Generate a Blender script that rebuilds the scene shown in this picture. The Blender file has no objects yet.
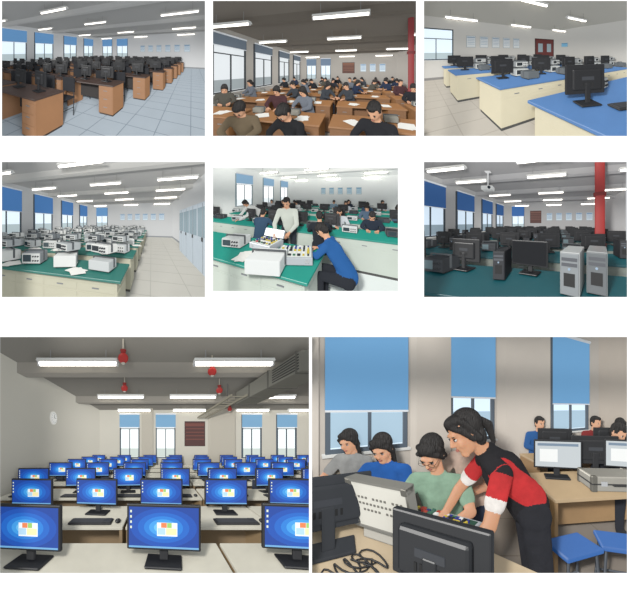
import bpy, bmesh, math, random
import numpy as np
from mathutils import Matrix, Vector
random.seed(7)
S=0.005           # metres of display wall per page unit
sc=bpy.context.scene
# ------------------------------------------------------------ materials
def lin(h):
    h=h.lstrip('#'); o=[]
    for i in (0,2,4):
        c=int(h[i:i+2],16)/255
        o.append(c/12.92 if c<=.04045 else ((c+.055)/1.055)**2.4)
    return o
MC={}
HAIR='#1b1512'
def mat(h,rough=.6,metal=0,emit=0,noise=.0,nscale=8,bump=0,sss=0):
    k=(h,rough,metal,emit,noise,bump,sss)
    if k in MC: return MC[k]
    m=bpy.data.materials.new('mat_'+h.strip('#')+('_e' if emit else ''))
    m.use_nodes=True; nt=m.node_tree; b=nt.nodes['Principled BSDF']
    c=lin(h)+[1]
    b.inputs['Base Color'].default_value=c
    b.inputs['Roughness'].default_value=rough
    b.inputs['Metallic'].default_value=metal
    if sss:
        b.inputs['Subsurface Weight'].default_value=sss; b.inputs['Subsurface Radius'].default_value=(.01,.004,.002); b.inputs['Subsurface Scale'].default_value=1
    if emit:
        b.inputs['Emission Color'].default_value=c
        b.inputs['Emission Strength'].default_value=emit
        b.inputs['Base Color'].default_value=[x*.3 for x in c[:3]]+[1]
    elif noise or h==HAIR:
        if h==HAIR: noise=.7; bump=.6
        n=nt.nodes.new('ShaderNodeTexNoise'); n.inputs['Scale'].default_value=nscale; n.inputs['Detail'].default_value=4
        tc=nt.nodes.new('ShaderNodeTexCoord'); 
        if h==HAIR:
            mp=nt.nodes.new('ShaderNodeMapping'); mp.inputs['Scale'].default_value=(30,30,3); mp.inputs['Rotation'].default_value=(.3,.35,0); nt.links.new(tc.outputs['Object'],mp.inputs['Vector']); nt.links.new(mp.outputs['Vector'],n.inputs['Vector'])
        else: nt.links.new(tc.outputs['Object'],n.inputs['Vector'])
        if bump:
            bp=nt.nodes.new('ShaderNodeBump'); bp.inputs['Strength'].default_value=bump; bp.inputs['Distance'].default_value=.01 if h==HAIR else .03; nt.links.new(n.outputs['Fac'],bp.inputs['Height']); nt.links.new(bp.outputs['Normal'],b.inputs['Normal'])
        r=nt.nodes.new('ShaderNodeValToRGB')
        r.color_ramp.elements[0].position=.3; r.color_ramp.elements[1].position=.7
        r.color_ramp.elements[0].color=[max(0,x*(1-noise)) for x in c[:3]]+[1]
        r.color_ramp.elements[1].color=[min(1,x*(1+noise*.5)) for x in c[:3]]+[1]
        nt.links.new(n.outputs['Fac'],r.inputs['Fac']); nt.links.new(r.outputs['Color'],b.inputs['Base Color'])
    MC[k]=m; return m
# ------------------------------------------------------------ mesh builder
class MB:
    def __init__(s): s.v=[]; s.f=[]; s.m=[]; s.sm=[]; s.mats=[]
    def mi(s,m):
        if m not in s.mats: s.mats.append(m)
        return s.mats.index(m)
    def add(s,vs,fs,m,smooth=False):
        o=len(s.v); i=s.mi(m)
        s.v+= [tuple(v) for v in vs]
        for f in fs: s.f.append([o+k for k in f]); s.m.append(i); s.sm.append(smooth)
    def box(s,x,y,z,sx,sy,sz,m,rz=0,rx=0,ry=0,bev=0):
        R=Matrix.Rotation(rz,3,'Z')@Matrix.Rotation(rx,3,'X')@Matrix.Rotation(ry,3,'Y')
        if bev:
            bm=bmesh.new(); bmesh.ops.create_cube(bm,size=1)
            for v in bm.verts: v.co=Vector((v.co.x*sx,v.co.y*sy,v.co.z*sz))
            bmesh.ops.bevel(bm,geom=bm.edges[:],offset=bev,segments=2,affect='EDGES',profile=.5)
            bm.verts.index_update()
            vs=[R@v.co+Vector((x,y,z)) for v in bm.verts]; fs=[[v.index for v in f.verts] for f in bm.faces]; bm.free()
        else:
            c=[(-1,-1,-1),(1,-1,-1),(1,1,-1),(-1,1,-1),(-1,-1,1),(1,-1,1),(1,1,1),(-1,1,1)]
            vs=[R@Vector((a*sx/2,b*sy/2,d*sz/2))+Vector((x,y,z)) for a,b,d in c]
            fs=[(0,3,2,1),(4,5,6,7),(0,1,5,4),(1,2,6,5),(2,3,7,6),(3,0,4,7)]
        s.add(vs,fs,m)
    def tube(s,p0,p1,r0,r1,m,n=12):
        p0=Vector(p0);p1=Vector(p1);d=(p1-p0).normalized()
        a=d.orthogonal().normalized(); b=d.cross(a)
        vs=[];
        for p,r in((p0,r0),(p1,r1)):
            for i in range(n):
                t=2*math.pi*i/n; vs.append(p+(a*math.cos(t)+b*math.sin(t))*r)
        fs=[(i,(i+1)%n,n+(i+1)%n,n+i) for i in range(n)]
        s.add(vs,fs,m,True); s.add(vs[:n],[list(range(n))[::-1]],m); s.add(vs[n:],[list(range(n))],m)
    def path(s,pts,r,m,n=8):
        for a,b in zip(pts[:-1],pts[1:]): s.tube(a,b,r,r,m,n)
    def ell(s,c,r,m,seg=16,rings=10,R=None):
        vs=[];fs=[]; c=Vector(c)
        for i in range(rings+1):
            ph=math.pi*i/rings
            for j in range(seg):
                th=2*math.pi*j/seg
                v=Vector((r[0]*math.sin(ph)*math.cos(th),r[1]*math.sin(ph)*math.sin(th),r[2]*math.cos(ph)))
                if R: v=R@v
                vs.append(c+v)
        for i in range(rings):
            for j in range(seg):
                fs.append((i*seg+j,(i+1)*seg+j,(i+1)*seg+(j+1)%seg,i*seg+(j+1)%seg))
        s.add(vs,fs,m,True)
    def quad(s,pts,m): s.add(pts,[list(range(len(pts)))],m)
# ------------------------------------------------------------ diorama stage (relief-perspective model boxes)
class Panel:
    def __init__(s,rect,f,cx,cy,h,yaw=0,zn=1.0,D=120,marg=(3,3,3,3)):
        s.r=rect;s.f=f;s.cx=cx;s.cy=cy;s.h=h;s.zn=zn;s.D=D;s.marg=marg
        y=math.radians(yaw); s.fw=np.array([math.sin(y),math.cos(y)]); s.rt=np.array([math.cos(y),-math.sin(y)])
    def bounds(s):
        x0,y0,x1,y1=s.r; l,t,r,b=s.marg
        return (x0-l-314.5)*S,(x1+r-314.5)*S,(297-y1-b)*S,(297-y0+t)*S
    def emit(s,name,mb,M=None):
        if not mb.v: return None
        co=np.array(mb.v,dtype=float)
        if M is not None:
            A=np.array(M); co=co@A[:3,:3].T+A[:3,3]
        cam=np.stack([co[:,:2]@s.rt, co[:,:2]@s.fw, co[:,2]-s.h],1)
        if cam[:,1].max()<s.zn+.02: return None
        X0,X1,Z0,Z1=s.bounds()
        bm=bmesh.new(); vs=[bm.verts.new(c) for c in cam]; 
        for f,mi,sm in zip(mb.f,mb.m,mb.sm):
            try: q=bm.faces.new([vs[i] for i in f]); q.material_index=mi; q.smooth=sm
            except ValueError: pass
        if cam[:,1].min()<s.zn:
            bmesh.ops.bisect_plane(bm,geom=bm.verts[:]+bm.edges[:]+bm.faces[:],plane_co=(0,s.zn,0),plane_no=(0,1,0),clear_inner=True)
        if not bm.verts: bm.free(); return None
        for v in bm.verts:
            x,z,y=v.co
            v.co=Vector(((s.cx-314.5+s.f*x/z)*S, s.D*(1-s.zn/z)*S, (297-s.cy+s.f*y/z)*S))
        xs=[v.co.x for v in bm.verts]; zs=[v.co.z for v in bm.verts]
        for chk,pc,pn in ((min(xs)<X0,(X0,0,0),(1,0,0)),(max(xs)>X1,(X1,0,0),(-1,0,0)),(min(zs)<Z0,(0,0,Z0),(0,0,1)),(max(zs)>Z1,(0,0,Z1),(0,0,-1))):
            if chk and bm.verts:
                bmesh.ops.bisect_plane(bm,geom=bm.verts[:]+bm.edges[:]+bm.faces[:],plane_co=pc,plane_no=pn,clear_inner=True)
        if not bm.faces: bm.free(); return None
        o=np.array([v.co[:] for v in bm.verts]); org=Vector(((o[:,0].min()+o[:,0].max())/2,(o[:,1].min()+o[:,1].max())/2,o[:,2].min()))
        for v in bm.verts: v.co-=org
        me=bpy.data.meshes.new(name); bm.to_mesh(me); bm.free()
        for m in mb.mats: me.materials.append(m)
        ob=bpy.data.objects.new(name,me); ob.location=org; sc.collection.objects.link(ob)
        return ob
def T(x,y,z=0,rz=0,s=1): return Matrix.Translation((x,y,z))@Matrix.Rotation(math.radians(rz),4,'Z')@Matrix.Scale(s,4)
# ------------------------------------------------------------ object library (local: origin at base, faces -Y)
BLK='#15161a'; DK='#24262b'
def monitor(w=.5,h=.31,screen='off',body=BLK,white=False):
    b=MB(); mb_=mat(body,.35); cz=.11+h/2
    b.box(0,0,cz,w,.03,h,mb_,bev=.008)
    b.box(0,.03,cz,w*.72,.04,h*.7,mb_,bev=.015)
    b.box(0,.052,cz+h*.05,w*.3,.004,h*.12,mat('#34373d',.4))
    for k in range(6): b.box(-.06+.024*k,.052,cz-h*.15,.012,.004,h*.12,mat('#08090b',.6))
    b.box(0,.045,.13,.06,.025,.22,mb_,bev=.006)
    b.box(0,.03,.012,.25,.18,.018,mb_,bev=.008)
    iw,ih=w-.03,h-.035; y=-.0185
    if screen=='win':
        cols=['#a4dcf6','#6cc0f2','#3f9fe8','#227fd8','#1465c6','#0e50b2','#0b419c']
        ts=[0,.14,.27,.41,.56,.74,.95]; n=32; ringsp=[]
        def pt(t,a):
            ca_,sa_=math.cos(a),math.sin(a); 
            if t>=1:
                k=1/max(abs(ca_),abs(sa_)); return (k*ca_*iw/2,y,cz+k*sa_*ih/2)
            return (t*ca_*iw/2,y,cz+t*sa_*ih/2)
        ts2=ts[1:]+[1]
        ang=[2*math.pi*i/n for i in range(n)]
        b.add([pt(ts2[0],a) for a in ang],[list(range(n))],mat(cols[0],emit=.8))
        for k in range(len(ts2)-1):
            for i in range(n):
                a,c=ang[i],ang[(i+1)%n]
                b.quad([pt(ts2[k],a),pt(ts2[k+1],a),pt(ts2[k+1],c),pt(ts2[k],c)],mat(cols[k+1],emit=.8))
        y-=.004
        def q(x0,z0,x1,z1,c,dy=0): b.quad([(x0*iw,y-dy*3,cz+z0*ih),(x1*iw,y-dy*3,cz+z0*ih),(x1*iw,y-dy*3,cz+z1*ih),(x0*iw,y-dy*3,cz+z1*ih)],mat(c,emit=.85))
        q(-.09,-.20,.20,.13,'#eef4f8'); q(-.08,-.16,.03,.0,'#b4daf0',.001); q(.04,-.16,.19,.0,'#f8eab0',.001); q(-.03,.01,.05,.13,'#ec8450',.001); q(.055,.01,.12,.13,'#9ccc6a',.001)
        q(-.5,-.5,.5,-.455,'#6fa8d6')
        for k in range(4): q(-.48,.36-.13*k,-.455,.42-.13*k,'#dfe8d0')
    elif screen=='white':
        b.box(0,y,cz,iw,.004,ih,mat('#c6cdd0',emit=.7)); b.box(0,y-.004,cz+ih*.38,iw*.9,.004,ih*.1,mat('#7f93a8',emit=.6)); b.box(-iw*.2,y-.004,cz-ih*.05,iw*.4,.004,ih*.5,mat('#eef0ee',emit=.75))
    else:
        b.box(0,y,cz,iw,.004,ih,mat('#0c0e14',.15))
    return b
def tower(body='#1a1b1f',face='#2c2e33'):
    b=MB(); m=mat(body,.4)
    b.box(0,0,.21,.18,.42,.41,m,bev=.008); b.box(0,-.215,.21,.165,.02,.39,mat(face,.4),bev=.006)
    for k in range(2): b.box(0,-.228,.35-.05*k,.14,.006,.03,mat('#55585e',.4))
    b.box(0,-.228,.16,.1,.006,.12,mat('#0d0e10',.5)); b.tube((0,-.225,.26),(0,-.233,.26),.012,.012,mat('#9fb4c8',.3))
    return b
def instrument(body='#b9bdbd',scr='#1d3b46',w=.36,h=.16,d=.3):
    b=MB(); b.box(0,0,h/2+.015,w,d,h,mat(body,.5),bev=.01)
    b.box(0,-d/2-.004,h/2+.015,w-.02,.01,h-.02,mat('#d0d2cf' if body>'#6' else '#3a3d42',.5))
    b.box(-w*.2,-d/2-.012,h/2+.02,w*.42,.006,h*.62,mat(scr,.2))
    for i in range(3):
        for j in range(2):
            x=w*(.12+.13*i); z=h*(.3+.38*j)+.015
            b.tube((x,-d/2-.005,z),(x,-d/2-.03,z),.014,.012,mat('#33363a',.5),8)
    for sx in(-1,1):
        b.box(sx*w*.4,0,.008,.03,d*.8,.016,mat('#222222'))
        b.box(sx*(w/2+.006),-d*.1,h*.75,.012,.03,h*.9,mat('#55595c'))
    b.box(0,-d*.1,h*1.2+.01,w+.02,.025,.015,mat('#55595c'))
    return b
def desk(L=1.5,W=.65,H=.75,top='#6a4630',side='#b97c48',cab=True,topT=.03,foot='#3a2f28',mod=True,sides=(-1,1),modc=None):
    b=MB(); b.box(0,0,H-topT/2,L,W,topT,mat(top,.35,noise=.08),bev=.006)
    ms=mat(side,.5,noise=.1)
    if cab:
        for sx in(-1,1):
            if sx not in sides: b.box(sx*(L/2-.02),0,(H-topT)/2,.03,W-.04,H-topT,ms); continue
            x=sx*(L/2-.22); b.box(x,0,(H-topT)/2+.02,.4,W-.06,H-topT-.04,ms,bev=.004)
            for k in range(3):
                b.box(x,-W/2+.025,.16+.2*k,.36,.008,.185,ms); b.box(x,-W/2+.015,.2+.2*k,.1,.012,.014,mat('#8f8f8f',.3,.8))
            b.box(x,0,.02,.38,W-.1,.04,mat(foot))
    else:
        for sx in(-1,1): b.box(sx*(L/2-.02),0,(H-topT)/2,.03,W-.04,H-topT,ms)
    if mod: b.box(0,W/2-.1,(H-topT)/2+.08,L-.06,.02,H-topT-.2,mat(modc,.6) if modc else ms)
    return b
def bench(L=3,W=.8,H=.78,top='#2b8f86',base='#d9d6c2'):
    b=MB(); b.box(0,0,H-.015,L,W,.035,mat(top,.3,noise=.06),bev=.006)
    ms=mat(base,.5,noise=.04); b.box(0,0,(H-.03)/2+.03,L-.12,W-.14,H-.1,ms,bev=.004); b.box(0,0,.03,L-.16,W-.2,.06,mat('#4a4a48'))
    n=max(2,int(L/.55)); w=(L-.16)/n
    for i in range(n):
        x=-(L-.16)/2+w*(i+.5)
        for sy in(-1,1):
            b.box(x,sy*(W/2-.066),H*.42,w-.02,.008,H*.55,ms); b.box(x,sy*(W/2-.066),H*.8,w-.02,.008,H*.13,ms)
            b.box(x,sy*(W/2-.058),H*.8,.1,.012,.014,mat('#8a8d90',.3,.8))
    for sx in(-1,1): b.box(sx*(L/2-.058),0,H*.45,.008,W-.2,H*.6,ms)
    return b
def stool(c='#2f5f9c',h=.45):
    b=MB(); b.box(0,0,h,.34,.26,.035,mat(c,.4),bev=.01)
    m=mat('#50545a',.4,.6)
    for sx in(-1,1):
        for sy in(-1,1): b.tube((sx*.13,sy*.09,h-.01),(sx*.16,sy*.12,0),.012,.012,m,8)
    for sx in(-1,1): b.tube((sx*.15,-.11,.15),(sx*.15,.11,.15),.009,.009,m,8)
    for sy in(-1,1): b.tube((-.15,sy*.11,.15),(.15,sy*.11,.15),.009,.009,m,8)
    return b
def chair(c='#22252b'):
    b=MB(); m=mat('#3a3d42',.4,.5); s=mat(c,.7)
    b.box(0,0,.45,.42,.4,.05,s,bev=.02); b.box(0,-.2,.74,.4,.04,.36,s,bev=.018)
    for sx in(-1,1):
        b.tube((sx*.18,-.18,0),(sx*.18,-.2,.8),.012,.012,m,8); b.tube((sx*.18,.17,0),(sx*.18,.17,.44),.012,.012,m,8)
        b.tube((sx*.18,-.18,.2),(sx*.18,.17,.2),.009,.009,m,8)
    return b
def fixture(L=1.25,glow=4,rods=.25):
    b=MB(); b.box(0,0,.045,L,.14,.05,mat('#d8d8d4',.5),bev=.006)
    b.quad([(-L/2,-.1,.02),(L/2,-.1,.02),(L/2,-.03,.07),(-L/2,-.03,.07)],mat('#e6e6e2'))
    b.quad([(-L/2,.1,.02),(L/2,.1,.02),(L/2,.03,.07),(-L/2,.03,.07)],mat('#e6e6e2'))
    b.tube((-L/2+.02,0,.0),(L/2-.02,0,.0),.035,.035,mat('#fffaf0',emit=glow),10)
    for sx in(-1,1):
        b.tube((sx*L*.35,0,.07),(sx*L*.35,0,.07+rods),.006,.006,mat('#888888'),6)
        b.box(sx*(L/2-.01),0,0,.03,.06,.07,mat('#cccccc'))
    return b
def window(w=1.2,h=1.9,blind=.4,pane='#dcebf5',frame='#3f4d59',blindc='#6fa5da',pe=1.0,cols=2,out='#b4c4c8',be=.5):
    b=MB(); fm=mat(frame,.4); t=.05
    b.box(0,-.02,h/2,w,.03,h,mat(pane,.2,emit=pe))
    # outdoor band: trees / building seen through the glass
    b.box(0,-.038,h*.12,w-.04,.004,h*.2,mat(out,.5,emit=pe*.8))
    for sx in(-1,1): b.box(sx*(w/2),-.05,h/2,t,.09,h+t,fm)
    for z in(0,h,h*.68): b.box(0,-.05,z,w,.08,t*(.7 if z==h*.68 else 1),fm)
    for i in range(1,cols): b.box(-w/2+w*i/cols,-.05,h*.34,t*.7,.07,h*.68,fm)
    b.box(0,-.07,-.04,w+.12,.16,.03,mat('#dcdcd8',.5))
    if blind>0:
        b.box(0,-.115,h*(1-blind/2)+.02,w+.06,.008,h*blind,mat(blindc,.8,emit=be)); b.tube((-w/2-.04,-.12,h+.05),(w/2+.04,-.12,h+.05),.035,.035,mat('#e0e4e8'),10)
        b.tube((-w/2-.03,-.118,h*(1-blind)+.02),(w/2+.03,-.118,h*(1-blind)+.02),.014,.014,mat('#e6eaee'),8)
    return b
def poster(w=.5,h=.7,c='#cfdde6',c2='#6f93b8',frame='#9aa4aa'):
    b=MB(); b.box(0,-.012,0,w,.02,h,mat(frame,.4),bev=.004); b.box(0,-.025,0,w-.04,.006,h-.04,mat(c,.5))
    b.box(0,-.03,h*.36,w-.08,.004,h*.12,mat(c2,.5))
    for k in range(4): b.box(0,-.03,h*.2-h*.14*k,w-.12,.004,h*.04,mat(c2,.5))
    return b
def door(w=1.5,h=2.1,c='#6b2b22',double=True):
    b=MB(); m=mat(c,.45,noise=.1); fr=mat('#4a1d18',.5)
    for sx in(-1,1): b.box(sx*(w/2+.03),-.03,h/2,.07,.09,h,fr)
    b.box(0,-.03,h+.03,w+.13,.09,.07,fr)
    n=2 if double else 1
    for i in range(n):
        lw=w/n; x=-w/2+lw*(i+.5)
        b.box(x,-.02,h/2,lw-.01,.04,h,m)
        b.box(x,-.045,h*.73,lw*.5,.01,h*.28,mat('#9fb0b6',.1)); b.box(x,-.045,h*.28,lw*.6,.012,h*.32,fr)
        b.tube((x+lw*.38*(1 if i==0 else -1),-.05,1.0),(x+lw*.3*(1 if i==0 else -1),-.08,1.0),.015,.012,mat('#c9c9c9',.2,.9),8)
    return b
def cabinet(w=.9,h=2.0,d=.45,c='#d4d9dc'):
    b=MB(); m=mat(c,.4); b.box(0,0,h/2,w,d,h,m,bev=.008); b.box(0,-d/2-.004,h/2,.008,.008,h-.06,mat('#6d7478'))
    for sx in(-1,1):
        b.box(sx*w/4,-d/2-.008,h*.72,w*.4,.008,h*.42,mat('#8fa0a8',.15)); b.box(sx*w/4,-d/2-.008,h*.25,w*.42,.01,h*.4,m)
        b.box(sx*.05,-d/2-.02,h*.48,.012,.02,.12,mat('#555555',.3,.8))
    b.box(0,0,.03,w-.04,d-.04,.06,mat('#555a5c')); return b
def keyboard():
    b=MB(); b.box(0,0,.012,.44,.15,.02,mat('#1b1c1f',.5),bev=.005)
    for r in range(4): b.box(-.03,-.05+.032*r,.026,.34,.024,.008,mat('#33353a',.5),bev=.003)
    b.box(.175,0,.026,.07,.12,.008,mat('#33353a',.5),bev=.003); return b
def mouse():
    b=MB(); b.ell((0,0,.02),(.03,.052,.02),mat('#1b1c1f',.4),12,8); b.tube((0,-.035,.038),(0,-.02,.041),.004,.004,mat('#666666'),6); return b
def papers(n=3):
    b=MB()
    for k in range(n): b.box(random.uniform(-.04,.04),random.uniform(-.03,.03),.002+.003*k,.21,.29,.002,mat('#e9e8e2',.8),rz=random.uniform(-.5,.5))
    return b
def shell(p,xl,xr,yb,H,wall,ceil,floor,tile=None,tilec='#8d9499',beams=None,beamc=None,y0=0.2,base='#8b8f92',left=True,right=True):
    wm=mat(wall,.8,noise=.03,nscale=3)
    b=MB(); b.box((xl+xr)/2,(y0+yb)/2,-.05,xr-xl,yb-y0,.1,mat(floor,.18,noise=.05,nscale=5))
    if tile:
        g=mat(tilec,.5); x=math.ceil(xl/tile)*tile
        while x<xr: b.box(x,(y0+yb)/2,.0,.014,yb-y0,.006,g); x+=tile
        y=tile
        while y<yb: b.box((xl+xr)/2,y,.0,xr-xl,.014,.006,g); y+=tile
    p.emit('floor',b)
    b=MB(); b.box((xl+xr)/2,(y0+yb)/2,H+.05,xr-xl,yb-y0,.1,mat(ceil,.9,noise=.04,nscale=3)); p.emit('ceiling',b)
    if left:
        b=MB(); b.box(xl-.05,(y0+yb)/2,H/2,.1,yb-y0,H,wm); p.emit('wall_left',b)
        b=MB(); b.box(xl+.01,(y0+yb)/2,.06,.02,yb-y0,.12,mat(base)); p.emit('baseboard_left',b)
    if right:
        b=MB(); b.box(xr+.05,(y0+yb)/2,H/2,.1,yb-y0,H,wm); p.emit('wall_right',b)
        b=MB(); b.box(xr-.01,(y0+yb)/2,.06,.02,yb-y0,.12,mat(base)); p.emit('baseboard_right',b)
    b=MB(); b.box((xl+xr)/2,yb+.05,H/2,xr-xl,.1,H,wm); p.emit('wall_back',b)
    b=MB(); b.box((xl+xr)/2,yb-.01,.06,xr-xl,.02,.12,mat(base)); p.emit('baseboard_back',b)
    for y in (beams or []):
        b=MB(); b.box((xl+xr)/2,y,H-.1,xr-xl,.3,.2,mat(beamc or ceil,.9)); p.emit('ceiling_beam',b)
WN=[0]
def put_window(p,M,**k):
    WN[0]+=1; p.emit('window_%d'%WN[0],window(**k),M)
# ------------------------------------------------------------ people
def remesh(mb,tags_prims,voxel):
    me=bpy.data.meshes.new('tmp'); me.from_pydata(mb.v,[],mb.f); me.update()
    ob=bpy.data.objects.new('tmp',me); sc.collection.objects.link(ob)
    r=ob.modifiers.new('r','REMESH'); r.mode='VOXEL'; r.voxel_size=voxel
    s=ob.modifiers.new('s','SMOOTH'); s.iterations=3; s.factor=.5
    bpy.context.view_layer.update()
    ev=ob.evaluated_get(bpy.context.evaluated_depsgraph_get()); m2=ev.to_mesh()
    n=len(m2.vertices); co=np.empty(n*3); m2.vertices.foreach_get('co',co); co=co.reshape(-1,3)
    faces=[list(q.vertices) for q in m2.polygons]
    ce=np.array([co[f].mean(0) for f in faces])
    ev.to_mesh_clear(); bpy.data.objects.remove(ob); bpy.data.meshes.remove(me)
    best=np.full(len(ce),1e9); tg=np.zeros(len(ce),int); names=[]
    for pr in tags_prims:
        if pr[0]=='c':
            _,a,ra,bb,rb,t=pr; a=np.array(a);bb=np.array(bb); ab=bb-a; L=max(ab@ab,1e-9)
            k=np.clip((ce-a)@ab/L,0,1); d=np.linalg.norm(ce-(a+k[:,None]*ab),axis=1)-(ra+(rb-ra)*k)
        else:
            _,c,r_,R,t=pr; q=(ce-np.array(c))@np.array(R); r_=np.array(r_)
            k=np.linalg.norm(q/r_,axis=1); d=(k-1)*np.linalg.norm(q,axis=1)/np.maximum(k,1e-6)
        if t not in names: names.append(t)
        i=names.index(t); w=d<best; best[w]=d[w]; tg[w]=i
    return co,faces,tg,names
def person_geo(J,voxel=.022,fine=False,hair='short',sleeve=.5,glasses=False,female=False):
    """J: joint dict (Vectors), forward +Y"""
    P=[]
    V=lambda k:Vector(J[k])
    def cap(a,ra,b,rb,t): P.append(('c',tuple(a),ra,tuple(b),rb,t))
    def ell(c,r,R,t): P.append(('e',tuple(c),tuple(r),R,t))
    w=.92 if female else 1
    pel,ch,nk=V('pelvis'),V('chest'),V('neck')
    sl,sr,hl,hr=V('shL'),V('shR'),V('hipL'),V('hipR')
    mid=(pel+ch)/2
    cap(pel,.135*w,mid,.12*w,'shirt'); cap(mid,.12*w,ch,.135*w,'shirt'); cap(ch,.13*w,nk-(nk-ch)*.15,.07,'shirt')
    cap(hl,.105*w,hr,.105*w,'pants')
    for s_,h_ in((sl,hl),(sr,hr)):
        cap(ch+(s_-ch)*.55,.085*w,pel+(h_-pel)*.6+Vector((0,0,.08)),.09*w,'side')
        cap(nk+(s_-nk)*.25-Vector((0,0,.02)),.05,s_,.062*w,'yoke')
    for sd in 'LR':
        s_,e,wr=V('sh'+sd),V('el'+sd),V('wr'+sd)
        if sleeve>=1:
            cap(s_,.062*w,e,.05*w,'sleeve'); cap(e,.05*w,wr+(e-wr)*.12,.036,'sleeve'); cap(wr+(e-wr)*.12,.03,wr,.027,'skin')
        else:
            m_=s_+(e-s_)*sleeve; a_=s_+(m_-s_)*.9
            cap(s_,.062*w,a_,.0595*w,'sleeve'); cap(a_,.0605*w,m_,.058*w,'cuff'); cap(m_,.044*w,e,.039*w,'skin'); cap(e,.04*w,wr,.026,'skin')
        h_,k_,a_=V('hip'+sd),V('kn'+sd),V('an'+sd)
        cap(h_,.092*w,k_,.062*w,'pants'); cap(k_,.062*w,a_,.045*w,'pants')
        ft=Vector(J['ft'+sd]) if 'ft'+sd in J else a_+Vector((0,.16,-.04))
        cap(a_-Vector((0,0,.03)),.042,ft,.036,'shoe')
    # head frame
    hd=V('head'); fwd=Vector(J['face']).normalized(); up=Vector(J.get('up',(0,0,1)));
    rt=fwd.cross(up).normalized(); up=rt.cross(fwd).normalized()
    R=Matrix((rt,fwd,up)).transposed()
    L=lambda x,y,z: hd+R@Vector((x,y,z))
    cap(nk,.052*w,L(0,-.02,-.05),.048*w,'skin')
    ell(L(0,-.012,.03),(.074,.092,.086),R,'skin'); ell(L(0,.02,-.032),(.057,.066,.078),R,'skin')
    cap(L(-.01,.052,-.092),.022,L(.01,.052,-.092),.022,'skin')
    cap(L(0,.088,.008),.008,L(0,.101,-.022),.0115,'skin'); ell(L(0,.092,-.026),(.017,.012,.009),R,'skin')
    cap(L(-.03,.078,.026),.012,L(.03,.078,.026),.012,'skin')
    for sx in(-1,1):
        ell(L(sx*.076,0,-.008),(.012,.02,.032),R,'skin'); ell(L(sx*.035,.058,-.03),(.022,.022,.024),R,'skin')
    ell(L(0,-.029,.040),(.084,.091,.092),R,'hair'); ell(L(0,.030,.087),(.066,.058,.034),R,'hair')
    if hair=='short':
        for sx in(-1,1): cap(L(sx*.072,.02,.045),.018,L(sx*.074,.008,.01),.012,'hair')
        ell(L(0,-.05,-.03),(.068,.055,.06),R,'hair')
    else:
        ell(L(0,-.052,-.035),(.074,.052,.075),R,'hair')
        # fringe swept to each side, side locks by the ears
        for sx in(-1,1):
            cap(L(sx*.012,.07,.075),.016,L(sx*.066,.052,.045),.016,'hair'); cap(L(sx*.066,.05,.045),.015,L(sx*.078,.004,-.03),.015,'hair')
            cap(L(sx*.07,.015,.07),.02,L(sx*.078,-.025,-.04),.02,'hair')
            if hair=='long': cap(L(sx*.076,-.012,-.04),.02,L(sx*.072,-.02,-.17),.015,'hair')
        if hair=='long': cap(L(0,-.07,-.06),.048,L(0,-.085,-.2),.033,'hair')
        if hair=='tail': cap(L(0,-.11,.02),.024,L(0,-.145,-.03),.028,'hair'); cap(L(0,-.145,-.03),.028,L(0,-.13,-.13),.014,'hair')
        if hair=='bob': cap(L(-.04,-.06,-.09),.03,L(.04,-.06,-.09),.03,'hair')
    # hands
    HP=[]
    for sd in 'LR':
        wr=V('wr'+sd); d=Vector(J['hd'+sd]).normalized(); n=Vector(J.get('hn'+sd,(0,0,-1))); 
        side=d.cross(n).normalized(); n=side.cross(d).normalized()
        # thumb side toward body midline
        mid_=(ch-wr); tside= side if side.dot(mid_)>0 else -side
        curl=J.get('curl',.5)
        for i,(o,Lf) in enumerate(((.030,.070),(.010,.078),(-.010,.072),(-.029,.056))):
            k=wr+d*(.085-abs(i-1)*.004)+tside*o
            HP.append(('c',tuple(wr+d*.01+tside*o*.5),.014,tuple(k),.0115,'skin'))
            fan=(d+tside*o*4).normalized()
            a1=curl*.5; d1=(fan*math.cos(a1)+n*math.sin(a1)); p1=k+d1*Lf*.48
            a2=curl*1.3; d2=(fan*math.cos(a2)+n*math.sin(a2)); p2=p1+d2*Lf*.3
            a3=curl*1.8; d3=(fan*math.cos(a3)+n*math.sin(a3)); p3=p2+d3*Lf*.22
            HP+= [('c',tuple(k),.0095,tuple(p1),.0085,'skin'),('c',tuple(p1),.0085,tuple(p2),.0075,'skin'),('c',tuple(p2),.0075,tuple(p3),.0065,'skin')]
        t0=wr+d*.025+tside*.022; t1=t0+(d*.6+tside*.75+n*.25).normalized()*.042; t2=t1+(d*.9+tside*.3+n*.3).normalized()*.032
        HP+= [('c',tuple(t0),.014,tuple(t1),.0105,'skin'),('c',tuple(t1),.0105,tuple(t2),.008,'skin')]
    def build(prims,seg):
        b=MB()
        for pr in prims:
            if pr[0]=='e': b.ell(pr[1],pr[2],None,seg,seg*2//3,pr[3])
            else:
                a=Vector(pr[1]);c=Vector(pr[3]);dd=c-a
                z=dd.normalized() if dd.length>1e-6 else Vector((0,0,1)); x=z.orthogonal().normalized(); y=z.cross(x)
                vs=[];fs=[];rings=[]; hn=max(2,seg//4)
                for i in range(hn+1): ph=math.pi/2*(1-i/hn); rings.append((a-z*pr[2]*math.sin(ph),pr[2]*math.cos(ph)))
                for i in range(hn+1): ph=math.pi/2*i/hn; rings.append((c+z*pr[4]*math.sin(ph),pr[4]*math.cos(ph)))
                for cc,rr in rings:
                    for j in range(seg): t=2*math.pi*j/seg; vs.append(cc+(x*math.cos(t)+y*math.sin(t))*max(rr,1e-4))
                for i in range(len(rings)-1):
                    for j in range(seg): fs.append((i*seg+j,i*seg+(j+1)%seg,(i+1)*seg+(j+1)%seg,(i+1)*seg+j))
                fs.append(list(range(seg))[::-1]); fs.append([ (len(rings)-1)*seg+j for j in range(seg)])
                b.add(vs,fs,None,True)
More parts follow.
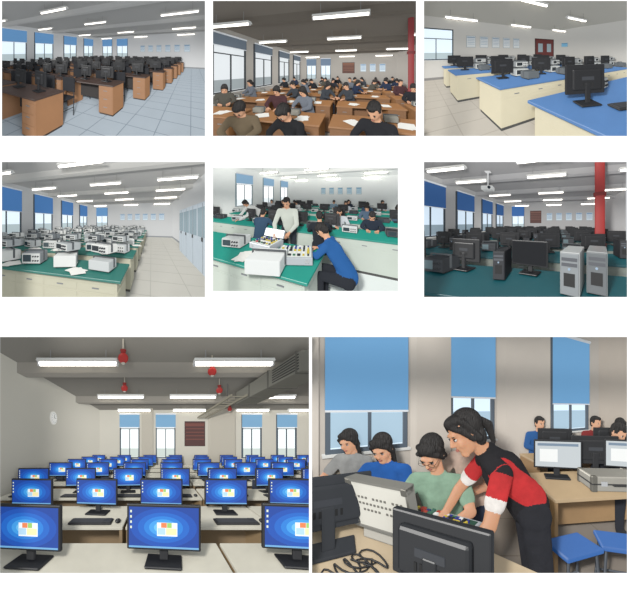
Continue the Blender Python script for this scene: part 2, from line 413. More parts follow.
        return b
    allp=P+HP if fine else P
    co,faces,tg,names=remesh(build(allp,16 if fine else 12),allp,voxel)
    parts=[('r',co,faces,tg,names)]
    if not fine: parts.append(('m',build(HP,6),'skin'))
    # face details
    fd=[]
    for sx in(-1,1):
        fd.append((L(sx*.030,.0795,.004),(.0125,.008,.006),'eyewhite')); fd.append((L(sx*.030,.0862,.0035),(.0055,.003,.0055),'iris'))
        fd.append((L(sx*.031,.0855,.024),(.016,.006,.0022),'hair')); fd.append((L(sx*.030,.084,.0108),(.0135,.006,.0018),'hair'))
    fd.append((L(0,.086,-.053),(.020,.006,.0035),'lip')); fd.append((L(0,.085,-.060),(.016,.007,.0045),'lip'))
    return dict(parts=parts,fd=fd,R=R,L=L,glasses=glasses,fine=fine)
PAL=dict(skin='#d9a583',eyewhite='#d8d2ca',iris='#20130d',lip='#b06a5c',hair=HAIR,shoe='#2a2a2c')
def person_mb(G,cols):
    c=dict(PAL); c.update(cols); 
    for k in('side','yoke','sleeve'): c.setdefault(k,c['shirt'])
    c.setdefault('cuff',c['sleeve'])
    b=MB(); fine=G['fine']
    for pt in G['parts']:
        if pt[0]=='r':
            _,co,faces,tg,names=pt; o=len(b.v); b.v+= [tuple(v) for v in co]
            def pm(n):
                if n=='skin': return mat(c[n],.5,sss=.25 if fine else 0)
                if n=='hair': return mat(c[n],.5)
                return mat(c[n],.85,noise=.22,nscale=14,bump=.35) if fine else mat(c[n],.85)
            idx=[b.mi(pm(n)) for n in names]
            for f,t in zip(faces,tg): b.f.append([o+i for i in f]); b.m.append(idx[t]); b.sm.append(True)
        else:
            q=pt[1]; b.add(q.v,q.f,mat(c[pt[2]],.6),True)
    for cc,r,t in G['fd']: b.ell(cc,r,mat(c[t],.4),10,6,G['R'])
    if G['glasses']:
        L=G['L']; m=mat('#1a1a1a',.3)
        for sx in(-1,1):
            pts=[L(sx*.033+.022*math.cos(t),.099,.002+.016*math.sin(t)) for t in [i*math.pi/6 for i in range(13)]]
            b.path(pts,.0013,m,6); b.tube(L(sx*.055,.098,.006),L(sx*.08,.0,.006),.0013,.0013,m,6)
        b.tube(L(-.011,.1,.004),L(.011,.1,.004),.0013,.0013,m,6)
    return b
def seated(lean=.5,pitch=.5,turn=0,arm=0):
    l=lean
    nk=Vector((0,.08+.26*l,1.10-.08*l)); hd=nk+Vector((0.0,.04+.06*l,.155-.03*l))
    f=Vector((math.sin(turn)*math.cos(pitch),math.cos(turn)*math.cos(pitch),-math.sin(pitch)))
    up=Vector((0,math.sin(pitch)*math.cos(turn),math.cos(pitch)))
    J=dict(pelvis=(0,0,.55),chest=(0,.06+.18*l,.93-.05*l),neck=nk,head=hd,face=f,up=up,
     shL=(-.17,.08+.24*l,1.05-.08*l),shR=(.17,.08+.24*l,1.05-.08*l),
     elL=(-.25,.22+.2*l,.86),elR=(.25,.22+.2*l,.86+.06*arm),
     wrL=(-.13,.42+.12*l,.82),wrR=(.12,.42+.12*l,.82+.08*arm),
     hdL=(.3,1,-.05),hdR=(-.3,1,-.05),hnL=(0,0,-1),hnR=(0,0,-1),
     hipL=(-.09,0,.52),hipR=(.09,0,.52),knL=(-.12,.4,.52),knR=(.12,.4,.52),anL=(-.12,.38,.1),anR=(.12,.38,.1))
    return J
def standing(lean=.3,pitch=.5):
    l=lean
    nk=Vector((0,.05+.5*l,1.46-.22*l)); hd=nk+Vector((0,.04+.06*l,.15-.03*l))
    f=Vector((0,math.cos(pitch),-math.sin(pitch))); up=Vector((0,math.sin(pitch),math.cos(pitch)))
    return dict(pelvis=(0,0,.95),chest=(0,.03+.32*l,1.27-.12*l),neck=nk,head=hd,face=f,up=up,
     shL=(-.18,.04+.47*l,1.41-.2*l),shR=(.18,.04+.47*l,1.41-.2*l),
     elL=(-.24,.18+.5*l,1.15-.2*l),elR=(.24,.18+.5*l,1.15-.2*l),wrL=(-.14,.4+.5*l,1.05-.22*l),wrR=(.14,.4+.5*l,1.05-.22*l),
     hdL=(.3,1,-.3),hdR=(-.3,1,-.3),hipL=(-.09,0,.92),hipR=(.09,0,.92),knL=(-.1,.03,.5),knR=(.1,.03,.5),anL=(-.1,0,.1),anR=(.1,0,.1))
GC={}
def student(p,x,y,rz,pose='s1',hair='short',cols=None,sc_=1,name='seated_student'):
    k=(pose,hair)
    if k not in GC:
        J={'s1':lambda:seated(.5,.6),'s2':lambda:seated(.9,.9,.2),'s3':lambda:seated(.2,.2,-.3),'st1':lambda:standing(.3,.5),'st2':lambda:standing(.9,.8)}[pose]()
        GC[k]=person_geo(J,.02,False,hair,sleeve=1)
    c=dict(shirt='#22242a',pants='#23262e'); c.update(cols or {})
    p.emit(name,person_mb(GC[k],c),T(x,y,0,rz,sc_))
DARKS=['#1d1f25','#262a33','#2c2a2c','#3a3f46','#55524a','#6b5a44','#23304a','#4a2c30','#16171b','#707680']

# ============================================================ display wall with eight openings
RECTS=[(2,1,205,136),(213,1,416,136),(424,1,627,136),(2,162,205,297),(213,168,398,291),(424,162,627,297),(0,337,309,573),(312,337,627,573)]
b=MB(); xs=sorted({-500,1130}|{r[0] for r in RECTS}|{r[2] for r in RECTS}); ys=sorted({-300,900}|{r[1] for r in RECTS}|{r[3] for r in RECTS})
wm=mat('#fbfbfb',.9)
for i in range(len(xs)-1):
    for j in range(len(ys)-1):
        cx=(xs[i]+xs[i+1])/2;cy=(ys[j]+ys[j+1])/2
        if any(r[0]<cx<r[2] and r[1]<cy<r[3] for r in RECTS): continue
        b.box((cx-314.5)*S,-1.5*S,(297-cy)*S,(xs[i+1]-xs[i])*S,2*S,(ys[j+1]-ys[j])*S,wm)
me=bpy.data.meshes.new('wall_front'); me.from_pydata(b.v,[],b.f); me.materials.append(wm); me.update()
sc.collection.objects.link(bpy.data.objects.new('wall_front',me))

# ============================================================ 1 computer room
p=Panel(RECTS[0],150,103,48,1.6,-30,1.3,120,(8,8,3,3))
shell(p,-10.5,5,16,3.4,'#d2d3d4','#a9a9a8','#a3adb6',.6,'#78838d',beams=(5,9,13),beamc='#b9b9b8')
for y in (5.6,8.0,11.0,14): put_window(p,T(-10.5,y,.95,90),w=1.7,h=2.1,blind=.4)
for x in (-9,-7.0): put_window(p,T(x,16,.95),w=1.3,h=2.1,blind=.4)
for i in range(6): p.emit('wall_poster',poster(),T(-4.6+.85*i,16,1.9))
for y in (3.6,6.2,10.2,14):
    for x in (-8,-4.2,-.4): p.emit('fluorescent_light',fixture(1.3,3),T(x,y,3.0))
for r in range(8):
    y=1.95+1.55*r; ex=[-2.3,-1.6,-1.25,-.95,-.8,-.7,-.6,-.5][r]
    for k in range(5):
        x=ex-.75-1.75*k
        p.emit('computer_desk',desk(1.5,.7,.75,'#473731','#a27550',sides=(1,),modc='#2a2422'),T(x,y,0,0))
        for q in(-.36,.36):
            p.emit('desktop_monitor',monitor(.46,.3),T(x+q,y+.05,.755,180+random.uniform(-15,15)))
            if r<5: p.emit('desk_chair',chair('#191b22'),T(x+q,y+.66,0,180))

# ============================================================ 2 students' electronics lab
p=Panel(RECTS[1],150,314,68,1.7,-13.5,1.2,120,(3,8,3,3))
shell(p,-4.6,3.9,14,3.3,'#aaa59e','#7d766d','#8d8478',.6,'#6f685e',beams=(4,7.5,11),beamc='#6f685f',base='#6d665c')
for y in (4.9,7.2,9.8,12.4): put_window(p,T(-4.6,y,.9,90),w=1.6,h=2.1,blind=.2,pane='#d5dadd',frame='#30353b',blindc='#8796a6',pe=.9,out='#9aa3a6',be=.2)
for x in (-3.6,-2.2): put_window(p,T(x,14,.95),w=.9,h=1.9,blind=.35,blindc='#7f95ad')
p.emit('framed_notice',poster(1.1,1.0,'#5d3a30','#8a5c48','#3d241c'),T(-.1,14,2.0))
for i in range(3): p.emit('wall_poster',poster(.5,.7),T(1.2+.8*i,14,2.0))
for y in (3.2,5.4,8.6,12):
    for x in (-3,-.2,2.5): p.emit('fluorescent_light',fixture(1.2,3),T(x,y,2.85))
b=MB(); b.tube((0,0,0),(0,0,3.28),.08,.08,mat('#8e2a2c',.4),14)
for z in(1,2.2): b.tube((0,0,z),(0,0,z+.08),.11,.11,mat('#6e1f22'),14)
p.emit('red_standpipe',b,T(1.8,5.03))
hs=['short','short','bob','tail','long']
for r,y in enumerate((1.35,2.85,4.35,5.85,7.35,8.85,10.35)):
    for k in range(4):
        x=-3.2+1.85*k
        p.emit('wooden_workbench',desk(1.7,.75,.75,'#a07249','#875d36'),T(x,y))
        for q in(-.42,.42):
            if random.random()<.5: p.emit('soldering_kit',instrument('#8d8a80','#333a3c',.22,.1,.18),T(x+q-.2,y+.1,.755,180*(r%2)))
            p.emit('paper_sheets',papers(2),T(x+q,y-.1,.755,random.uniform(-30,30)))
            if r>0 and random.random()<.72:
                student(p,x+q+random.uniform(-.08,.08),y+.76,180+random.choice((-45,-20,0,20,45,60))+random.uniform(-10,10),random.choice(['s1','s2','s3','s1']),random.choice(hs),dict(shirt=random.choice(DARKS)))
student(p,-1.6,2.12,200,'s2','short',dict(shirt='#6d5f4a'))
student(p,-.7,2.12,165,'s2','short',dict(shirt='#16171b'))
student(p,.42,2.12,150,'s1','short',dict(shirt='#1b1c22'))
student(p,1.05,2.2,200,'s2','short',dict(shirt='#17181c'))

# ============================================================ 3 circuit lab (blue benches)
p=Panel(RECTS[2],150,525,48,1.4,35,.6,120,(3,8,8,3))
shell(p,-3,9.2,8.4,3.1,'#d3d0c9','#bdbab1','#c0b9ad',.6,'#a79f93',y0=-3,base='#8d8a86')
put_window(p,T(.7,8.4,1.0),w=1.5,h=1.5,blind=.0)
for i in range(5): p.emit('wall_poster',poster(.5,.65,'#e2e6e6','#9fb0c0'),T(2.4+.75*i,8.4,1.95))
p.emit('door_1',door(1.8,2.3,'#6a241f'),T(8.0,8.4)); p.emit('door_sign',poster(.6,.3,'#8ecbe8','#3e8fc4'),T(9.16,7.4,1.9,-90))
for (x,y) in ((1.5,6.5),(4.5,6.5),(7.5,6.5),(2.5,3.2),(5.5,3.8)): p.emit('fluorescent_light',fixture(1.3),T(x,y,2.75))
for r,(xl_,y) in enumerate(((1.1,.85),(1.1,2.85),(.8,4.85),(.8,6.6))):
    p.emit('lab_bench',bench(5.4,1.25 if r<3 else .8,.78,'#557fb4','#d6cdb1'),T(xl_+2.7,y))
    for k in range(5):
        x=xl_+.42+1.15*k
        if r==0: 
            if k>0: continue
            p.emit('desktop_monitor',monitor(.5,.33),T(1.55,.98,.8,158))
            p.emit('keyboard',keyboard(),T(1.85,.65,.8,160))
            p.emit('oscilloscope',instrument('#a9adad','#2a3034'),T(2.3,1.3,.8,10))
            continue
        p.emit('desktop_monitor',monitor(.5,.32),T(x,y+.1,.8,158+random.uniform(-15,15)))
        p.emit('oscilloscope',instrument('#a3a7a7','#2a3034'),T(x+.52,y+.2,.8,random.uniform(-8,8)))
        p.emit('signal_generator',instrument('#85898b','#23282c',.34,.12),T(x+.52,y+.2,1.01,random.uniform(-8,8)))
        p.emit('power_supply',instrument('#5e6468','#23282c',.3,.14),T(x+.5,y-.25,.8,180))
    for k in range(2): p.emit('lab_stool',stool('#7a5a40'),T(xl_+.9+1.2*k,y+.98))

# ============================================================ 4 RF electronics lab (green benches)
p=Panel(RECTS[3],150,103,220,1.55,-17,1.2,120,(8,3,3,3))
shell(p,-6.2,1.9,15,3.3,'#c8c9c9','#b2b1af','#bebcb4',.8,'#a4a39b',beams=(4.5,8,11.5),beamc='#c0bfbb')
for y in (5,7.4,10,12.8): put_window(p,T(-6.2,y,.95,90),w=1.5,h=2.05,blind=.5,blindc='#4f86c6')
put_window(p,T(-5,15,.95),w=1.2,h=2.0,blind=.45)
for i in range(6): p.emit('wall_poster',poster(.5,.65),T(-2.8+.75*i,15,1.95))
for y in (4.9,5.95,7.0,8.05): p.emit('storage_cabinet',cabinet(1.0,2.1,.45,'#b6c0c8'),T(1.66,y,0,-90))
for y in (3.2,5.2,7,9.2,12.4):
    for x in (-4.3,-1.6,.8): p.emit('fluorescent_light',fixture(1.2),T(x,y,2.9))
for r in range(9):
    y=2.25+1.3*r; off=-.35
    p.emit('lab_bench',bench(5.2,.8,.78,'#35796f','#c3c0aa'),T(off-2.6,y))
    for k in range(8):
        x=off-.35-.64*k
        bc=random.choice(['#c4c8c8','#aeb3b4','#dfe1de','#85898c'])
        p.emit('oscilloscope',instrument(bc,random.choice(['#2b3d44','#4a5a5e']),random.uniform(.32,.42),random.uniform(.14,.19),.3),T(x,y-.05,.8,random.choice((0,0,180))+random.uniform(-25,25)))
        if random.random()<.65: p.emit('power_supply',instrument(random.choice(['#aeb3b4','#6e7478','#e2e3df']),'#30363a',.32,.12,.26),T(x+.02,y-.03,1.05,random.uniform(-25,25)))
        if random.random()<.5: p.emit('paper_sheets',papers(2),T(x+.3,y-.25,.8,random.uniform(0,90)))

# ============================================================ 5 measurement and control lab
p=Panel(RECTS[4],132,305,192,1.75,-22,.9,110,(3,3,3,3))
shell(p,-7,4.5,14,3.4,'#f4f8f4','#f0f4f0','#e2e9e5',.8,'#c3ccc7',beams=(5,9),beamc='#f4f6f2')
for y in (6.5,9,11.5): put_window(p,T(-7,y,.95,90),w=1.3,h=2.0,blind=.3,pane='#ffffff',frame='#8fa2a8',blindc='#9cc4e4',pe=1.2,out='#e6eef0')
for i in range(5): p.emit('wall_poster',poster(.5,.7,'#cfe6ee','#6aa2c4'),T(-3.5+.9*i,14,2.0))
for y in (4,6.5,9,11.5):
    for x in (-5,-2,1): p.emit('fluorescent_light',fixture(1.3,6),T(x,y,3.0))
BC=['#5a6f86','#86a0b0','#1f2a3a','#c9ced2','#34506a','#20262e','#e4e6e2']
def kit(w=.5,d=.38,board='#d6dcd6',lid=True):
    b=MB(); b.box(0,0,.05,w,d,.1,mat('#b9bec2',.35,.5),bev=.006); b.box(0,0,.101,w-.04,d-.04,.006,mat(board,.5))
    rr=random.Random(3)
    for i in range(7):
        for j in range(5):
            c=rr.choice(['#1c2024','#2f6a4a','#c9b23a','#b8402f','#2a2f8a','#e4e4e0','#1c2024'])
            b.box(-w/2+.06+(w-.12)*i/6,-d/2+.06+(d-.12)*j/4,.112,w*.07*rr.uniform(.6,1.3),d*.07*rr.uniform(.6,1.4),.02,mat(c,.4))
    if lid: b.box(0,d/2+.03,.1+.08,w,.04,.15,mat('#b3b8bb',.35,.4),rx=math.radians(-25),bev=.008)
    for sx in(-1,1): b.box(sx*w*.35,-d/2-.006,.05,.05,.012,.03,mat('#e0e0e0',.2,.9))
    return b
p.emit('lab_bench',bench(5.4,.9,.78,'#1f9484','#c6cfc4'),T(-3.2,1.75)); p.emit('lab_bench',bench(3.0,.9,.78,'#1f9484','#c6cfc4'),T(2.15,2.1))
for r,y in enumerate((3.4,4.9,6.4,7.9,9.4)):
    p.emit('lab_bench',bench(7.4,.8,.78,'#1f9484','#c6cfc4'),T(-2.1,y))
    for k in range(8):
        x=1.2-.93*k
        if random.random()<.65: p.emit('desktop_monitor',monitor(.46,.3),T(x,y+.12,.8,180+random.uniform(-15,15)))
        p.emit('signal_generator',instrument(random.choice(['#d3d8d8','#2a2d31']),'#2b3d44',.34,.13,.28),T(x-.45,y,.8,random.uniform(-10,10)))
        if r<4 and random.random()<.42: student(p,x+.1,y+.78,180+random.uniform(-20,20),random.choice(['s1','s3','s2']),random.choice(hs),dict(shirt=random.choice(BC)))
for x,c in ((-2.4,'#34506a'),(-.75,'#20262e')): student(p,x,2.72,random.uniform(-20,20),'s1','short',dict(shirt=c))
student(p,-1.5,2.72,195,'st1','short',dict(shirt='#c9cec4',pants='#2a3038'),name='standing_student')
student(p,-3.6,4.15,160,'st2','bob',dict(shirt='#e2e4e0',pants='#26303a'),name='standing_student')
student(p,-.12,1.98,85,'s2','short',dict(shirt='#1f5c9c',pants='#20242c'))
p.emit('circuit_trainer_kit',kit(.5,.4,lid=False),T(-.85,1.72,.8,20)); p.emit('circuit_trainer_kit',kit(.46,.36),T(-1.5,1.9,.8,-5))
p.emit('oscilloscope',instrument('#dfe2e0','#3b4c52',.42,.17,.34),T(-1.05,1.35,.8,195)); p.emit('power_supply',instrument('#c9cdcb','#3b4c52',.36,.15,.3),T(-2.05,1.75,.8,10)); p.emit('paper_sheets',papers(4),T(-1.55,1.5,.8,20))
for k in range(3): p.emit('desktop_monitor',monitor(.46,.3),T(.95+.5*k,2.3,.8,165+10*k))
p.emit('computer_tower',tower(),T(1.35,1.95,.8,20,.8)); p.emit('signal_generator',instrument('#2a2d31','#6f8288',.36,.14,.3),T(.95,1.9,.8,5))

# ============================================================ 6 signal processing lab
p=Panel(RECTS[5],150,525,222,1.46,-14,.9,120,(3,8,3,3))
shell(p,-4.8,3.6,13,3.3,'#b2b1b1','#979697','#96948f',.8,'#7d7b76',beams=(5.4,8,11),beamc='#aaa9aa')
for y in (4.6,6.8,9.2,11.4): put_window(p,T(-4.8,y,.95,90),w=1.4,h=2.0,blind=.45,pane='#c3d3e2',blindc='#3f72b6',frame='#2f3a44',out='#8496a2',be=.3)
put_window(p,T(-3.6,13,.95),w=1.1,h=2.0,blind=.45,blindc='#4478bd')
p.emit('notice_board',poster(1.0,1.1,'#5a3a34','#7c544a','#3c2420'),T(-2.0,13,2.0))
for i in range(5): p.emit('wall_poster',poster(.5,.65),T(-.8+.8*i,13,2.0))
for y in (3.4,4.6,7.2,9.4,12):
    for x in (-3,-.4,2.2): p.emit('fluorescent_light',fixture(1.2),T(x,y,2.9))
b=MB(); b.tube((0,0,0),(0,0,3.28),.11,.11,mat('#a8322f',.4),14)
for z in(.9,2.1): b.tube((0,0,z),(0,0,z+.08),.14,.14,mat('#7e2422'),14)
p.emit('red_standpipe',b,T(.93,3.88))
b=MB(); b.box(0,0,0,.34,.3,.12,mat('#e6e6e4',.4),bev=.02); b.tube((.08,-.15,0),(.08,-.19,0),.045,.04,mat('#222a33',.1)); b.tube((0,0,.06),(0,0,.5),.02,.02,mat('#dddddd')); b.box(0,0,.5,.16,.16,.02,mat('#dddddd')); p.emit('ceiling_projector',b,T(-2.1,4.1,2.5,10))
for r in range(7):
    y=1.65+1.5*r
    p.emit('lab_bench',bench(6.6,.95,.78,'#1c565e','#858c84'),T(-1.3,y))
    for k in range(7):
        x=1.6-.92*k
        if r==0:
            if k in(1,6): continue
        p.emit('desktop_monitor',monitor(.5,.32),T(x-(.15 if r==0 else 0),y+.22,.8,180*(r!=0 or k%2)+random.uniform(-12,12)))
        if k%2: p.emit('oscilloscope',instrument('#2a2d31','#6f8288',.34,.18,.3),T(x-.44,y+.1,.8,random.uniform(-10,10)))
        elif 0<r<4 or k==2: p.emit('computer_tower',tower(),T(x-.46,y+.1,.8,random.uniform(-8,8),.8))
p.emit('computer_tower',tower('#aeb1b0','#8c9194'),T(.12,1.58,.8,-14,.95)); p.emit('computer_tower',tower('#8f9393','#6a6f72'),T(.36,1.66,.8,-14,.95))

# ============================================================ 7 cloud platform computer room
p=Panel(RECTS[6],225,155,447,1.57,0,1.0,170,(10,3,1.4,8))
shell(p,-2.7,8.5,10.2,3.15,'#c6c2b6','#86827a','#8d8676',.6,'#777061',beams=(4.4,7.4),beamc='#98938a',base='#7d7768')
for x in (-1.3,.35,4.3,5.9): put_window(p,T(x,10.2,.95),w=.85,h=1.95,blind=.3,pane='#eef4f4',blindc='#8abbe0',cols=2,out='#c8d2cc')
for x,w in ((2.85,1.1),(-.47,.5)):
    b=MB(); b.box(0,0,1.57,w,.5,3.14,mat('#b5afa2',.8),bev=.01); b.box(0,-.26,.06,w,.02,.12,mat('#7d7768')); p.emit('pillar',b,T(x,9.95))
p.emit('framed_notice',poster(.95,1.15,'#4a2622','#6d3a30','#2e1613'),T(1.7,10.2,2.05))
b=MB(); b.tube((0,0,0),(0,-.03,0),.17,.17,mat('#e9e7df',.4),28); b.tube((0,-.028,0),(0,-.034,0),.15,.15,mat('#f6f5f0'),28)
for i in range(12):
    a=i*math.pi/6; b.box(.125*math.sin(a),-.038,.125*math.cos(a),.012,.004,.012,mat('#333333'))
b.box(.0,-.04,.045,.01,.004,.09,mat('#222222')); b.box(.035,-.04,0,.07,.004,.008,mat('#222222')); p.emit('wall_clock',b,T(-2.7,5.7,2.25,90))
for (x,y,) in ((-1.25,3.5),(1.2,3.5),(-1.0,6.0),(.95,6.0),(3.1,6.0),(-.9,8.4),(1.2,8.4),(3.6,8.4),(5.6,8.4)): p.emit('fluorescent_light',fixture(1.25,5,.15),T(x,y,2.85))
for (x,y) in ((-.5,3.25),(-.75,5.0),(.95,3.85),(1.45,5.2),(2.6,8)):
    b=MB(); b.ell((0,0,0),(.075,.075,.075),mat('#b3261f',.3)); b.tube((0,0,.06),(0,0,.12),.03,.045,mat('#8a1d18'),12); b.tube((0,0,.11),(0,0,.28),.012,.012,mat('#b8b0a0'),8); b.tube((0,0,-.09),(0,0,-.065),.02,.03,mat('#c9c4b8'),10)
    p.emit('hanging_fire_extinguisher',b,T(x,y,2.84))
b=MB(); b.box(0,0,0,.5,2.6,.28,mat('#77756c',.45,.5),bev=.01)
for k in range(4): b.box(0,-1.2+.8*k,0,.53,.03,.31,mat('#5d5b54',.5,.5))
for k in range(6): b.box(-.256,-.9,-.1+.04*k,.01,.7,.012,mat('#2c2b28'))
for k in range(2): b.tube((0,-.8+1.6*k,.14),(0,-.8+1.6*k,.3),.01,.01,mat('#444444'),6)
p.emit('air_duct',b,T(2.2,4.3,2.72))
b=MB()
for x in(-.16,.16): b.box(x,0,0,.02,4,.05,mat('#8c8778',.5,.5))
for k in range(15): b.box(0,-1.9+.27*k,-.01,.32,.02,.02,mat('#8c8778',.5,.5))
for k in range(2): b.tube((0,-1.2+2.4*k,0),(0,-1.2+2.4*k,.45),.008,.008,mat('#555555'),6)
p.emit('cable_tray',b,T(1.7,6.6,2.6))
rows=[(1.5,-.88,.93,3),(2.6,-1.47,.76,6),(3.75,-2.1,.8,8),(4.9,-2.15,.82,10),(6.0,-2.2,.85,11),(7.1,-2.2,.9,11),(8.2,-2.2,.95,10)]
for r,(y,x0,dx,n) in enumerate(rows):
    for k in range(0,n,2):
        p.emit('computer_desk',desk(dx*2-.03,.75,.75,'#c9c5b6','#8d7656',cab=False,mod=True),T(x0+dx*(k+.5),y))
    for k in range(n):
        x=x0+dx*k
        p.emit('desktop_monitor',monitor(.5,.31,'win'),T(x,y+.02,.755,random.uniform(-7,7)))
        if r<3: p.emit('keyboard',keyboard(),T(x+.02,y-.26,.755)); p.emit('computer_mouse',mouse(),T(x+.3,y-.26,.755))
        if 2<r<5: p.emit('desk_chair',chair('#2b3344'),T(x,y-.6))

# ============================================================ 8 teacher and students
p=Panel(RECTS[7],240,470,410,1.5,0,.6,170,(1.4,3,10,8))
WA=34; ca,sa=math.cos(math.radians(WA)),math.sin(math.radians(WA)); P0=(-1.8,2.75)
def WT(t,z=0,off=0): return T(P0[0]+ca*t+sa*off,P0[1]+sa*t-ca*off,z,WA)
wall8='#c6beb4'
b=MB(); b.box(5,.05,1.8,14,.1,3.6,mat(wall8,.8,noise=.03)); p.emit('wall_back',b,WT(0))
b=MB(); b.box(2,4,-.05,12,9,.1,mat('#7a7065',.3,noise=.05)); 
for i in range(14): b.box(-4+i*.8,4,0,.014,9,.006,mat('#6c6255'))
for i in range(11): b.box(2,i*.8,0,12,.014,.006,mat('#6c6255'))
p.emit('floor',b)
b=MB(); b.box(2,4.5,3.65,12,9,.1,mat('#9a8f80',.9)); p.emit('ceiling',b)
b=MB(); b.box(5,-.01,.06,14,.02,.12,mat('#6d6355')); p.emit('baseboard_back',b,WT(0))
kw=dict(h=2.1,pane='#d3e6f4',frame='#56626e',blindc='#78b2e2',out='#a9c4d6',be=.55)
put_window(p,WT(.61,.98),w=.93,blind=.78,**kw); put_window(p,WT(2.24,.98),w=.85,blind=.68,**kw); put_window(p,WT(5.05,.98),w=1.4,blind=.72,**kw); put_window(p,WT(-.6,.98),w=.8,blind=.76,**kw)
for t,w in ((1.45,.55),(3.45,1.25),(-.02,.14),(7.2,1.5)):
    b=MB(); b.box(0,0,1.78,w,.24,3.55,mat('#d2c9be' if t<7 else '#c8bdb0',.8,noise=.03),bev=.012); b.box(0,-.125,.06,w,.02,.12,mat('#6d6355')); p.emit('pillar',b,WT(t,0,.12))
b=MB()
for i in range(14): b.box(-.42+.065*i,0,.45,.045,.09,.62,mat('#8f8678',.4),bev=.01)
b.tube((-.45,0,.7),(.45,0,.7),.02,.02,mat('#8f8678')); b.tube((-.45,0,.2),(.45,0,.2),.02,.02,mat('#8f8678'))
p.emit('radiator',b,WT(.6,0,.15))
DZ=-38; d8=Vector((-.79,.61)); n8=Vector((.61,.79))
def TT(s,o,z=0,rz=0):
    q=Vector((-.25,1.52))+d8*s-n8*o; return T(q.x,q.y,z,DZ+rz)
p.emit('lab_table',desk(3.0,.95,.75,'#c9b596','#a88a62',cab=False),TT(.6,.46))
p.emit('desktop_monitor',monitor(.42,.28,body='#2b2e33'),T(-.74,1.26,.755,208)); p.emit('desktop_monitor',monitor(.42,.25,body='#1f2125'),T(-.11,.85,.755,152))
def case(w=.46,d=.34):
    b=MB(); al=mat('#b4b0a6',.35,.5); b.box(0,0,.05,w,d,.1,al,bev=.008); b.box(0,0,.101,w-.04,d-.04,.006,mat('#d9dbd2',.5))
    rr=random.Random(5)
    for i in range(9):
        for j in range(6):
            c=rr.choice(['#1c2024','#26323a','#3c6a58','#c9b23a','#a8402f','#e4e4e0','#2a3a6a'])
            b.box(-w/2+.05+(w-.1)*i/8,-d/2+.05+(d-.1)*j/5,.112,.03*rr.uniform(.5,1.2),.03*rr.uniform(.5,1.2),.02*rr.uniform(.6,1.6),mat(c,.4))
    for i in range(6):
        x=rr.uniform(-.15,.15); y=rr.uniform(-.1,.1); x2=x+rr.uniform(-.12,.12); y2=y+rr.uniform(-.08,.08)
        b.path([(x,y,.12),((2*x+x2)/3,(2*y+y2)/3,.16),((x+2*x2)/3,(y+2*y2)/3,.16),(x2,y2,.12)],.002,mat(rr.choice(['#c03028','#e0c030','#2858b0']),.4),6)
    # lid, hinged on the camera side, leaning back
    A=math.radians(14); n=Vector((0,-math.cos(A),-math.sin(A)))*1; u=Vector((0,-math.sin(A),math.cos(A)))
    def LB(x,t,off,sx,sy,sz,m,bev=0):
        q=Vector((x,-d/2-.02,.1))+u*t+n*off; b.box(q.x,q.y,q.z,sx,sy,sz,m,rx=A,bev=bev)
    LB(0,d/2,0,w,.05,d,mat('#dedbd0',.45),.008)
    for t in(.006,d-.006): LB(0,t,.004,w+.004,.054,.014,mat('#9a978f',.3,.7))
    for sx in(-1,1): LB(sx*(w/2-.005),d/2,.004,.014,.054,d,mat('#9a978f',.3,.7))
    for k in range(3):
        for q in range(13):
            if rr.random()<.9: LB(-w*.38+w*.063*q,d*.66-.036*k,.027,w*.032,.003,.011,mat('#77746c'))
    for sx in(-1,1):
        for t in(.02,d-.02): LB(sx*(w/2-.018),t,.006,.04,.054,.04,mat('#7d7a72',.3,.8),.006)
    return b
p.emit('circuit_trainer_case',case(.42,.29),T(-.36,1.42,.755,-26))
p.emit('circuit_board',kit(.26,.2,'#1f4a3a',lid=False),T(-.08,1.33,.755,-30))
b=MB(); 
for k in range(5):
    pts=[(-.58+.03*k+.09*math.sin(i*.5+k),1.12+.02*k+.05*math.cos(i*.7+k)-.008*i,.759+.004*k) for i in range(14)]
    b.path(pts,.004,mat('#1b1b1d',.5),6)
p.emit('cables',b)
def place(J,M):
    R=M.to_3x3(); o={}
    for k,v in J.items():
        if k=='curl': o[k]=v
        elif k in('face','up') or k[:2]=='hd' or k[:2]=='hn': o[k]=R@Vector(v)
        else: o[k]=M@Vector(v)
    o['head']=M@Vector(J['head'])
    for s in'LR': o['ft'+s]=M@(Vector(J['an'+s])+Vector((0,.16,-.04)))
    return o
# teacher, bent over the table, facing left
J=dict(pelvis=(.36,1.42,.93),chest=(.20,1.36,1.14),neck=(.095,1.33,1.26),head=(-.015,1.27,1.37),face=(-.78,-.42,-.46),up=(-.35,-.1,.9),
 shL=(.10,1.50,1.18),shR=(.17,1.20,1.17),elL=(-.06,1.56,.97),elR=(.10,1.12,.95),wrL=(-.13,1.44,.88),wrR=(-.03,1.06,.81),
 hdL=(-.5,-.7,-.35),hdR=(-.95,.25,-.25),hnL=(0,0,-1),hnR=(.1,0,-1),curl=.45,
 hipL=(.37,1.51,.90),hipR=(.37,1.33,.90),knL=(.40,1.5,.48),knR=(.42,1.3,.48),anL=(.47,1.5,.09),anR=(.49,1.3,.09),ftL=(.30,1.47,.04),ftR=(.32,1.27,.04))
G=person_geo(J,.0055,True,'tail',.6,female=True)
p.emit('teacher',person_mb(G,dict(shirt='#17161a',side='#c22c2e',yoke='#1b191d',sleeve='#c22c2e',cuff='#e6e0da',pants='#1f2027',skin='#cf9874')))
M=T(-.17,1.88,-.02,170); J=place(seated(.55,.7,.1,0),M); J['head']=J['head']+Vector((-.02,-.02,.03)); J['curl']=.8
p.emit('seated_student',person_mb(person_geo(J,.006,True,'tail',.6,glasses=True,female=True),dict(shirt='#8fae96',pants='#2c3448',skin='#d8a280')))
M=T(-.68,2.2,-.05,172); J=place(seated(.35,.5,-.1,0),M)
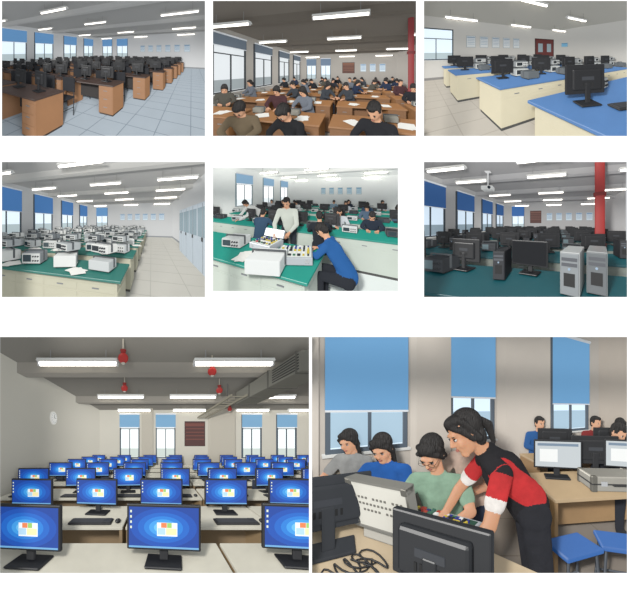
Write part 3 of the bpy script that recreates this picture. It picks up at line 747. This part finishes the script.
p.emit('seated_student',person_mb(person_geo(J,.007,True,'long',.6,female=True),dict(shirt='#1f5fae',pants='#2c3448',skin='#d8a280')))
M=T(-1.15,2.56,-.07,165); J=place(seated(.2,.35,-.2,0),M)
p.emit('seated_student',person_mb(person_geo(J,.008,True,'long',.6,female=True),dict(shirt='#9a9a98',pants='#2c3448',skin='#d8a280')))
M=T(.08,2.3,0,150); J=place(seated(.2,.35,-.2,0),M)
p.emit('seated_student',person_mb(person_geo(J,.009,True,'long',.6,female=True),dict(shirt='#c9b0a0',pants='#2c3448',skin='#d8a280')))
# right-hand work area
p.emit('lab_table',desk(2.4,.8,.75,'#b89f7c','#9a7a52',cab=False),T(1.85,2.5,0,8)); p.emit('lab_table',desk(2.2,.7,.75,'#b89f7c','#9a7a52',cab=False),T(2.0,3.7,0,8))
p.emit('desktop_monitor',monitor(.48,.3,'white'),T(.95,2.5,.755,-12)); p.emit('desktop_monitor',monitor(.5,.32),T(1.45,2.7,.755,170)); p.emit('desktop_monitor',monitor(.48,.3,'white'),T(1.72,2.5,.755,-20))
p.emit('desktop_monitor',monitor(.5,.32),T(1.35,3.65,.755,165)); p.emit('desktop_monitor',monitor(.5,.32),T(2.3,3.8,.755,170))
def brief():
    b=MB(); al=mat('#aeaaa0',.3,.6); b.box(0,0,.07,.46,.33,.13,al,bev=.012); b.box(0,0,.07,.47,.34,.012,mat('#3a3a3a'))
    for sx in(-1,1):
        for sy in(-1,1): b.box(sx*.21,sy*.145,.07,.05,.05,.14,mat('#77746c',.3,.8),bev=.008)
        b.box(sx*.13,-.17,.075,.05,.012,.04,mat('#dddddd',.2,.9))
    b.path([(-.06,-.17,.07),(-.06,-.2,.07),(.06,-.2,.07),(.06,-.17,.07)],.008,mat('#2a2a2a'),8); return b
p.emit('metal_equipment_case',brief(),T(1.35,2.25,.755,-4)); 
p.emit('lab_stool',stool('#2d62a8'),T(.8,1.8,0,20)); p.emit('lab_stool',stool('#2d62a8'),T(1.2,1.85,0,-15))
student(p,1.25,4.25,180,'s3','short',dict(shirt='#2c5f9c')); student(p,1.75,3.15,200,'s1','short',dict(shirt='#1d2028')); student(p,2.3,4.4,180,'s3','short',dict(shirt='#8a3030')); student(p,2.75,4.45,170,'s1','bob',dict(shirt='#3a4658'))

# ============================================================ light + camera
w=bpy.data.worlds.new('World'); sc.world=w; w.use_nodes=True
w.node_tree.nodes['Background'].inputs[0].default_value=(.95,.98,1,1); w.node_tree.nodes['Background'].inputs[1].default_value=.68
l=bpy.data.lights.new('sun','SUN'); l.energy=2.1; l.angle=math.radians(14); l.color=(1,.98,.95)
o=bpy.data.objects.new('sun',l); o.rotation_euler=(math.radians(68),0,math.radians(-22)); sc.collection.objects.link(o)
DIST=8000*S
c=bpy.data.cameras.new('camera'); c.sensor_width=36; c.lens=8000/629*36; c.clip_end=200; c.clip_start=1
o=bpy.data.objects.new('camera',c); o.location=(0,-DIST,0); o.rotation_euler=(math.pi/2,0,0); sc.collection.objects.link(o); sc.camera=o
sc.view_settings.view_transform='Standard'
